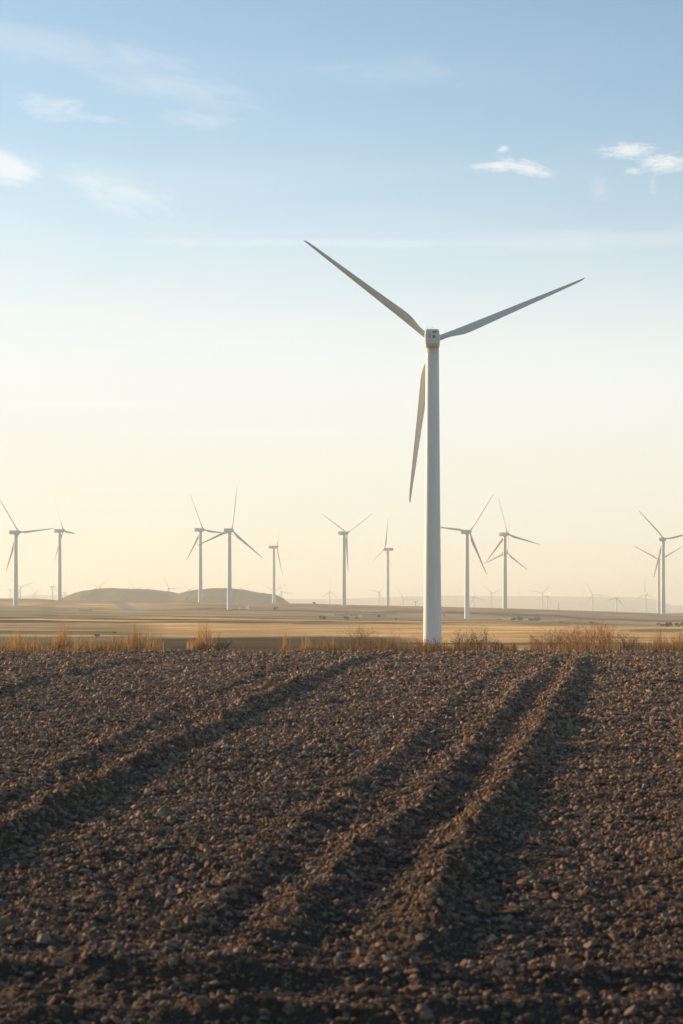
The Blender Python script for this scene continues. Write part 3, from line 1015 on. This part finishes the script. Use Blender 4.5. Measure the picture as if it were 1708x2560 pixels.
def tuft(px, wpx, hpx, label, n=150, d=43.0, dark=1.0, name="grass_tuft", cat="grass tuft", group="dry grass tufts on the field margin"):
    x0 = gx(px, d)
    w = wpx / F * d; h = hpx / F * d * 1.28
    ncl = max(2, int(wpx / 9))
    cx = rng.normal(0, w * .27, ncl); cy = rng.normal(0, .25, ncl); chh = rng.uniform(.4, 1.0, ncl)
    n = int(n * 1.3)
    which = rng.integers(0, ncl, n)
    bx = cx[which] + rng.normal(0, .055, n); by = cy[which] + rng.normal(0, .05, n)
    z = mound_z(x0 + bx, d + by)
    z0 = float(mound_z(np.array([x0]), np.array([d]))[0])
    L = h * chh[which] * (rng.uniform(0, 1, n) ** .8 * .75 + .25) * np.exp(-(bx / (w * .62)) ** 2 * .5)
    V, Fq, nv = ribbons(np.stack([bx, by, z - z0 - .02], 1), rng.uniform(0, 6.28, n), L, rng.uniform(.005, .0115, n), rng.normal(0, .20, n))
    C = STRAWC[rng.integers(0, 5, n)] * rng.uniform(.45, 1.35, (n, 1)) * dark
    # seed heads and short basal litter
    m = n // 2
    wb = rng.integers(0, ncl, m)
    b2 = np.stack([cx[wb] + rng.normal(0, .06, m), cy[wb] + rng.normal(0, .08, m), np.zeros(m)], 1)
    b2[:, 2] = mound_z(x0 + b2[:, 0], d + b2[:, 1]) - z0 - .02
    V2, F2, _ = ribbons(b2, rng.uniform(0, 6.28, m), h * rng.uniform(.12, .35, m), rng.uniform(.008, .016, m), rng.normal(0, .6, m))
    C2 = STRAWC[rng.integers(0, 4, m)] * rng.uniform(.45, .8, (m, 1)) * dark
    me = make_mesh("grass", np.concatenate([V, V2]), np.concatenate([Fq, F2 + len(V)]), True, [M_STRAW],
                   np.concatenate([np.repeat(C, nv, 0), np.repeat(C2, nv, 0)]))
    o = link(name, me); o.location = (x0, d, z0)
    tag(o, label, cat, group)
    return o


TUFTS = [
    (42, 44, 84, 130, 1.0, "thick straw tuft nearest the picture's left side, with dark seed heads", 44),
    (86, 34, 66, 80, .9, "low straw tuft second from the left beside the dark headed one", 43),
    (150, 46, 96, 150, 1.0, "tall upright straw tuft just right of the second turbine's line", 43.5),
    (200, 34, 62, 80, 1.0, "thin straw tuft right of the tall upright one", 43),
    (222, 30, 78, 70, 1.05, "narrow tall straw clump in the middle of the left grass row", 44),
    (292, 44, 66, 110, 1.0, "fan shaped straw tuft with leaning stems", 43),
    (345, 38, 90, 140, .95, "dense straw tuft near the end of the left grass row", 43.5),
    (378, 16, 84, 40, 1.0, "slim clump of straw stems closing the left grass row", 44),
    (478, 20, 66, 36, 1.05, "few thin straw stems standing alone on the bare margin", 43.5),
    (508, 40, 98, 110, 1.05, "tall pale straw tuft standing against the dark hollow", 43.5),
    (600, 24, 40, 22, .9, "sparse low stems between the tall tuft and the thin ones", 43),
    (712, 34, 64, 50, 1.0, "thin straw tuft before the golden stubble, third gap from the left", 44),
    (762, 40, 54, 60, .95, "low straggly straw tuft before the golden stubble", 43),
    (812, 60, 60, 110, .9, "broad brown straw tuft left of the huge tower's shrubs", 43),
    (1636, 24, 70, 50, 1.0, "thin pale stems rising right of the rusty shrub", 44),
    (1655, 40, 60, 110, 1.1, "bright orange straw tuft near the right end of the margin", 43),
    (1692, 36, 66, 130, 1.1, "orange straw tuft closing the margin on the right", 43.5),
]
for px, w, h, n, dk, lab, d in TUFTS:
    tuft(px, w, h, lab, n * 2, d, dk)


def shrub(px, wpx, hpx, label, d=43.5, col=(.30, .17, .085), nst=26, seed=1, leaf=.5, fan=1.0, name="dry_shrub"):
    """leafless twiggy shrub: stems fork three times into fine twigs carrying a few withered leaves"""
    rr = random.Random(seed)
    x0 = gx(px, d); W = .9 * wpx / F * d; H = .86 * hpx / F * d
    z0 = float(mound_z(np.array([x0]), np.array([d]))[0])
    V, Fq, C = [], [], []
    def seg(a, b, r0, r1, c):
        u = (b - a)
        if u.length < 1e-5: return
        u.normalize()
        s = u.orthogonal().normalized(); t = u.cross(s)
        o = len(V)
        for (p, r) in ((a, r0), (b, r1)):
            for k in range(3):
                an = 2.094 * k
                V.append(tuple(p + (s * math.cos(an) + t * math.sin(an)) * r)); C.append(c)
        for k in range(3):
            Fq.append((o + k, o + (k + 1) % 3, o + 3 + (k + 1) % 3, o + 3 + k))
    def lf(p, u, c):
        o = len(V)
        s = Vector((rr.gauss(0, 1), rr.gauss(0, 1), rr.gauss(0, 1))).normalized() * .007
        q = p + u * rr.uniform(.015, .035)
        for pt in (p - s * .4, p + s, q + s * .3, q - s):
            V.append(tuple(pt)); C.append(tuple(v * rr.uniform(.8, 1.7) for v in c))
        Fq.append((o, o + 1, o + 2, o + 3))
    def grow(p, u, L, r, lev, c):
        n = 3
        for k in range(n):
            q = p + u * (L / n)
            u = (u + Vector((rr.gauss(0, .16), rr.gauss(0, .16), rr.gauss(.03, .12)))).normalized()
            seg(p, q, r, r * .82, c); r *= .82
            p = q
            if lev > 0 and (k > 0 or rr.random() < .5):
                for _ in range(2 if rr.random() < .6 else 1):
                    v = (u + Vector((rr.gauss(0, .55), rr.gauss(0, .55), rr.gauss(.1, .35)))).normalized()
                    grow(p, v, L * rr.uniform(.45, .75), r * .75, lev - 1, c)
            if lev == 0 and rr.random() < leaf:
                lf(p, u, c)
    for k in range(nst):
        bx = rr.gauss(0, W * .16)
        sp = rr.gauss(0, .55) * fan + bx / max(W, .01) * 1.2
        u = Vector((sp, rr.gauss(0, .35), 1)).normalized()
        cc = tuple(v * rr.uniform(.7, 1.35) for v in col)
        Hk = H * rr.uniform(.35, .62)
        zz = float(mound_z(np.array([x0 + bx]), np.array([d]))[0]) - z0 - .03
        grow(Vector((bx, rr.gauss(0, .15), zz)), u, Hk, rr.uniform(.0035, .006), 2, cc)
    me = make_mesh("twigs", V, Fq, False, [M_TWIG], np.array(C))
    o = link(name, me); o.location = (x0, d, z0)
    tag(o, label, "shrub", "dry shrubs on the field margin")


SHRUBS = [
    (556, 44, 52, "dark brown twiggy clump right of the tall pale tuft", 43, (.16, .10, .06), 20, .6, 1.2),
    (905, 150, 90, "wide sparse brown shrub well left of the huge tower", 44, (.33, .20, .10), 24, .5, 1.3),
    (985, 90, 84, "upright twiggy brown shrub close left of the huge tower's foot", 44.5, (.36, .22, .11), 22, .5, .9),
    (1072, 90, 58, "low brown shrub directly in front of the huge tower's foot", 43, (.24, .145, .08), 26, .6, 1.1),
    (1180, 110, 84, "dense dark brown shrub just right of the huge tower", 43.5, (.20, .125, .065), 42, .7, 1.0),
    (1240, 70, 54, "small brown shrub at the right side of the dense dark one", 43, (.27, .16, .08), 22, .6, 1.0),
    (1372, 90, 78, "sparse reddish shrub left of the widest rusty shrub", 43.5, (.40, .22, .10), 24, .6, 1.1),
    (1455, 170, 118, "widest and tallest rusty pink shrub on the margin", 44, (.46, .26, .135), 52, .7, 1.1),
    (1508, 50, 96, "narrow deep rust shrub right of the widest one", 43, (.38, .17, .06), 26, .8, .5),
    (1575, 90, 66, "brown shrub with leaning dark stems right of the rust one", 43.5, (.26, .16, .09), 24, .5, 1.2),
    (1700, 40, 70, "dark twiggy shrub cut by the picture's right side", 44, (.20, .12, .07), 20, .6, .9),
]
for k, (px, w, h, lab, d, col, nst, leaf, fan) in enumerate(SHRUBS):
    shrub(px, w, h, lab, d, col, nst, 60 + k, leaf, fan)


def build_margin():
    """short dry grass and weeds along the whole margin"""
    n = 46000
    px = rng.uniform(-250, 1960, n)
    dens = np.interp(px, [-250, 0, 20, 400, 430, 460, 560, 600, 690, 840, 870, 1300, 1340, 1708, 1960], [1, 1, 1, 1, .05, .25, .35, .06, .18, .4, 1, 1, .9, .9, .6])
    hgt = np.interp(px, [-250, 0, 400, 440, 600, 700, 860, 960, 1120, 1260, 1320, 1400, 1560, 1708], [34, 36, 34, 8, 10, 16, 26, 30, 28, 28, 24, 34, 32, 32])
    keep = rng.uniform(0, 1, n) < dens
    px, hgt = px[keep], hgt[keep]; n = len(px)
    d = rng.uniform(41.6, 47.0, n)
    clump = .2 + 1.5 * (vnoise(px / 13, d * 2.2, 901) + .5) ** 1.5 + .3 * (vnoise(px / 45, d * .3, 905) + .5)
    x = gx(px, d)
    z = mound_z(x, d) - .02
    L = hgt / F * d * rng.uniform(.35, 1.1, n) * clump
    V, Fq, nv = ribbons(np.stack([x, d, z], 1), rng.uniform(0, 6.28, n), L, rng.uniform(.006, .014, n), rng.normal(0, .4, n), 3)
    brown = np.interp(px, [0, 700, 900, 1300, 1400, 1708], [.85, .8, .5, .55, .8, .85])
    C = STRAWC[rng.integers(0, 5, n)] * (rng.uniform(.55, 1.1, n) * brown)[:, None]
    me = make_mesh("margin", V, Fq, True, [M_STRAW], np.repeat(C, nv, 0))
    tag(link("dry_grass", me), "short dry grass and weeds along the field margin", kind="stuff")


build_margin()

# ------------------------------------------------------------------ small things on the field
def seedling():
    px, py = 366, 1758
    ds = np.linspace(5.5, 40.5, 4000); ys = HZ + F * drop(ds) / ds
    d = float(np.interp(-py, -ys, ds)); x = gx(px, d)
    z = float(field_z(np.array([x]), np.array([d]))[0])
    n = 16
    V, Fq, nv = ribbons(np.stack([rng.normal(0, .012, n), rng.normal(0, .012, n), np.zeros(n)], 1), rng.uniform(0, 6.28, n), rng.uniform(.05, .1, n), rng.uniform(.012, .02, n), rng.normal(0, .7, n))
    C = np.array([(.10, .17, .035)]) * rng.uniform(.7, 1.4, (n, 1))
    o = link("green_seedling", make_mesh("seedling", V, Fq, True, [M_GREEN], np.repeat(C, nv, 0)))
    o.location = (x, d, z)
    tag(o, "single small green weed sprouting among the stones", "weed")
    # pale flake beside it
    V, Fc = ico(2, 77, .05)
    o = link("stone", make_mesh("flake", V * np.array([.04, .015, .012]), Fc, True, [M_STONE], np.tile((.75, .68, .52), (len(V), 1))))
    o.location = (x + .075, d - .03, z + .03); o.rotation_euler = (0, .25, .2)
    tag(o, "bright cream flake of stone beside the small green weed", "stone", STONE_GROUP)


seedling()

# ------------------------------------------------------------------ far small things on the plain
def bush(px, py, wpx, hpx, d, label, seed, col=(.10, .10, .05), group="shrubs on the plain"):
    rr = np.random.default_rng(seed)
    x0 = gx(px, d)
    z0 = float(land_z(np.array([x0]), np.array([d]))[0])
    W, H = wpx / F * d / 2, hpx / F * d
    ncl = 7
    cc = np.stack([rr.normal(0, W * .45, ncl), rr.normal(0, W * .4, ncl), rr.uniform(.3, .75, ncl) * H], 1)
    n = 900
    k = rr.integers(0, ncl, n)
    u = rr.normal(size=(n, 3)); u /= np.linalg.norm(u, axis=1)[:, None]
    P = cc[k] + u * (rr.uniform(.5, 1, n) ** .5 * .33)[:, None] * np.array([W, W, H * .8])
    P[:, 2] = np.abs(P[:, 2])
    a = rr.normal(size=(n, 3)); a /= np.linalg.norm(a, axis=1)[:, None]
    b = np.cross(a, u); b /= np.linalg.norm(b, axis=1)[:, None] + 1e-9
    s = .09 * H * rr.uniform(.6, 1.4, (n, 1))
    V = np.stack([P - a * s, P + b * s * .6, P + a * s, P - b * s * .6], 1).reshape(-1, 3)
    Fq = np.arange(n * 4).reshape(n, 4)
    C = np.repeat(np.array([col]) * rr.uniform(.6, 1.5, (n, 1)), 4, 0)
    root = empty("shrub", (x0, d, z0))
    tag(root, label, "shrub", group)
    link("foliage", make_mesh("foliage", V, Fq, False, [M_GREEN], C), root)
    # a few stems
    bm = bmesh.new()
    for j in range(4):
        c = cc[j]
        v = Vector((c[0], c[1], c[2])); L = v.length
        if L < .05: continue
        q = v.to_track_quat('Z', 'Y').to_matrix().to_4x4()
        bmesh.ops.create_cone(bm, segments=5, radius1=.05 * H, radius2=.02 * H, depth=L, matrix=q @ Matrix.Translation((0, 0, L / 2)))
    link("stem", bm_mesh("stem", bm, M_WOODPOLE), root)


BUSHES = [
    (690, 1523, 16, 11, 1165, "dark bush in the low field right of the hill's foot tower"),
    (786, 1510, 10, 6, 1330, "round bush on the skyline between the hill and the V blade turbine"),
    (808, 1555, 17, 12, 810, "solitary bush on the pale strip left of the farm wall"),
    (868, 1556, 15, 11, 810, "bush on the pale strip below the farm wall"),
    (890, 1552, 14, 6, 850, "low bush right of the one below the farm wall"),
    (990, 1553, 8, 6, 830, "tiny bush just left of the huge tower's shaft"),
    (1284, 1550, 16, 9, 985, "left bush of the thicket row beyond the golden stubble"),
    (1304, 1550, 20, 12, 985, "tallest bush of the thicket row beyond the golden stubble"),
    (1325, 1550, 14, 8, 985, "small bush between the two big ones of the thicket row"),
    (1342, 1550, 22, 11, 985, "right end bush of the thicket row beyond the golden stubble"),
    (1248, 1551, 16, 4, 970, "low dark scrub left of the thicket row"),
    (1480, 1553, 16, 6, 900, "low grey green bush before the far field strip"),
    (1402, 1555, 12, 5, 880, "low brown bush between the thicket row and the grey green bush"),
    (1672, 1570, 22, 13, 640, "green bush at the near end of the right hand hedge"),
    (1697, 1572, 30, 12, 625, "broad green bush at the picture's right side"),
    (1655, 1566, 16, 8, 660, "small green bush left of the right hand hedge bushes"),
    (240, 1584, 18, 8, 395, "low brown weed clump in the dark hollow on the left"),
    (285, 1577, 14, 7, 430, "dark weed clump on the left slope beyond the grass row"),
]
for k, b in enumerate(BUSHES):
    bush(*b, 40 + k, (.085, .095, .04) if k >= 13 and k < 16 else (.11, .10, .055))


def pole(px, ytop, d, label, arm, group="utility poles on the ridge"):
    x0 = gx(px, d); z0 = float(land_z(np.array([x0]), np.array([d]))[0])
    h = gz(ytop, d) - z0
    root = empty("utility_pole", (x0, d, z0)); tag(root, label, "utility pole", group)
    bm = bmesh.new()
    bmesh.ops.create_cone(bm, segments=8, radius1=.19, radius2=.13, depth=h + .5, matrix=Matrix.Translation((0, 0, (h - .5) / 2)))
    if arm == 'H':
        bmesh.ops.create_cone(bm, segments=8, radius1=.19, radius2=.13, depth=h + .5, matrix=Matrix.Translation((1.6, 0, (h - .5) / 2)))
    link("post", bm_mesh("post", bm, M_WOODPOLE), root)
    if arm:
        w = 1.6 if arm == 'T' else 2.0
        cx0 = 0 if arm == 'T' else .8
        link("crossarm", boxes_mesh("crossarm", [(cx0 - w, cx0 + w, -.1, .1, h - .5, h - .3)], M_WOODPOLE), root)
        ins = [(cx0 + q - .07, cx0 + q + .07, -.07, .07, h - .3, h - .02) for q in (-w * .9, 0.25, w * .9)]
        link("insulator", boxes_mesh("insulator", ins, M_GREYP), root)


pole(1039, 1503, 1320, "T shaped utility pole on the ridge left of the huge tower", 'T')
pole(700.5, 1495, 1500, "double utility pole standing right of the slim tower at the hill's foot", 'H')
pole(1397, 1505, 1300, "plain pole without a crossarm on the ridge right of the close turbine pair", None)


def shed(px0, px1, ytop, ybot, d, label, roof_h, name="farm_building", depth=10., gap=()):
    x0, x1 = gx(px0, d), gx(px1, d)
    zb = float(land_z(np.array([(x0 + x1) / 2]), np.array([d]))[0]) - .4
    h = (ybot - ytop) / F * d + .4
    root = empty(name, ((x0 + x1) / 2, d, zb)); tag(root, label, "building", "low farm buildings on the plain")
    w = (x1 - x0) / 2
    link("wall", boxes_mesh("wall", [(-w, w, 0, depth, 0, h)], M_WALL), root)
    V = [(-w - .4, -.4, h), (w + .4, -.4, h), (w + .4, depth + .4, h), (-w - .4, depth + .4, h), (-w - .4, depth / 2, h + roof_h), (w + .4, depth / 2, h + roof_h)]
    link("roof", py_mesh("roof", V, [(0, 1, 5, 4), (2, 3, 4, 5), (0, 4, 3), (1, 2, 5), (3, 2, 1, 0)], M_ROOF, False), root)
    if w > 4:
        link("door", boxes_mesh("door", [(w * .2, w * .2 + 2.2, -.06, 0, 0, min(2.4, h * .8))], M_DARK), root)


shed(836, 872, 1530.5, 1536, 1085, "long low pale farm wall, left one of the row", .5)
shed(875, 895, 1529, 1536, 1088, "middle farm shed with a taller end in the low row", .9)
shed(905, 966, 1530.5, 1537, 1080, "longest tan farm building at the right end of the low row", .6)
shed(1108.5, 1112.5, 1531.5, 1539, 1085, "small tan hut standing alone right of the huge tower", .4, "hut", 1.2)
shed(198, 227, 1523.5, 1528, 1090, "dark low barn in the field right of the second tower", .6, "barn", 6)

for px, w, h, lab in ((617.5, 2.0, 7.5, "shorter white marker post in front of the hill, left of a pair"), (621.5, 2.6, 9.5, "taller white marker post in front of the hill, right of a pair"),
                      (600, 5, 4, "low white tank left of the two white posts")):
    d = 1178
    x0 = gx(px, d); z0 = float(land_z(np.array([x0]), np.array([d]))[0])
    hh = h / F * d; ww = w / F * d / 2
    bm = bmesh.new()
    bmesh.ops.create_cone(bm, segments=14, radius1=ww, radius2=ww * .95, depth=hh, cap_ends=True, matrix=Matrix.Translation((0, 0, hh / 2)))
    bmesh.ops.create_cone(bm, segments=14, radius1=ww * .95, radius2=ww * .3, depth=hh * .12, cap_ends=True, matrix=Matrix.Translation((0, 0, hh * 1.06 + .002)))
    o = link("white_tank" if w > 4 else "marker_post", bm_mesh("post", bm, M_WHITEBOX)); o.location = (x0, d, z0)
    tag(o, lab, "tank" if w > 4 else "post")

# ------------------------------------------------------------------ haze
def build_haze():
    bm = bmesh.new()
    x0, x1, y0, y1, z0, z1 = -19000, 19000, -400, 19600, -62., 105.
    m = Matrix.Translation(((x0 + x1) / 2, (y0 + y1) / 2, (z0 + z1) / 2)) @ Matrix.Diagonal((x1 - x0, y1 - y0, z1 - z0, 1))
    bmesh.ops.create_cube(bm, size=1.0, matrix=m)
    mat = bpy.data.materials.new("haze_air"); mat.use_nodes = True
    nt = mat.node_tree; nt.nodes.clear()
    v = nt.nodes.new('ShaderNodeVolumePrincipled')
    v.inputs['Color'].default_value = (.91, .98, .98, 1)
    v.inputs['Density'].default_value = 2.3e-4
    v.inputs['Anisotropy'].default_value = .24
    out = nt.nodes.new('ShaderNodeOutputMaterial')
    nt.links.new(v.outputs[0], out.inputs['Volume'])
    tag(link("haze", bm_mesh("haze", bm, mat)), "warm thin haze over the whole plain", kind="stuff")


build_haze()
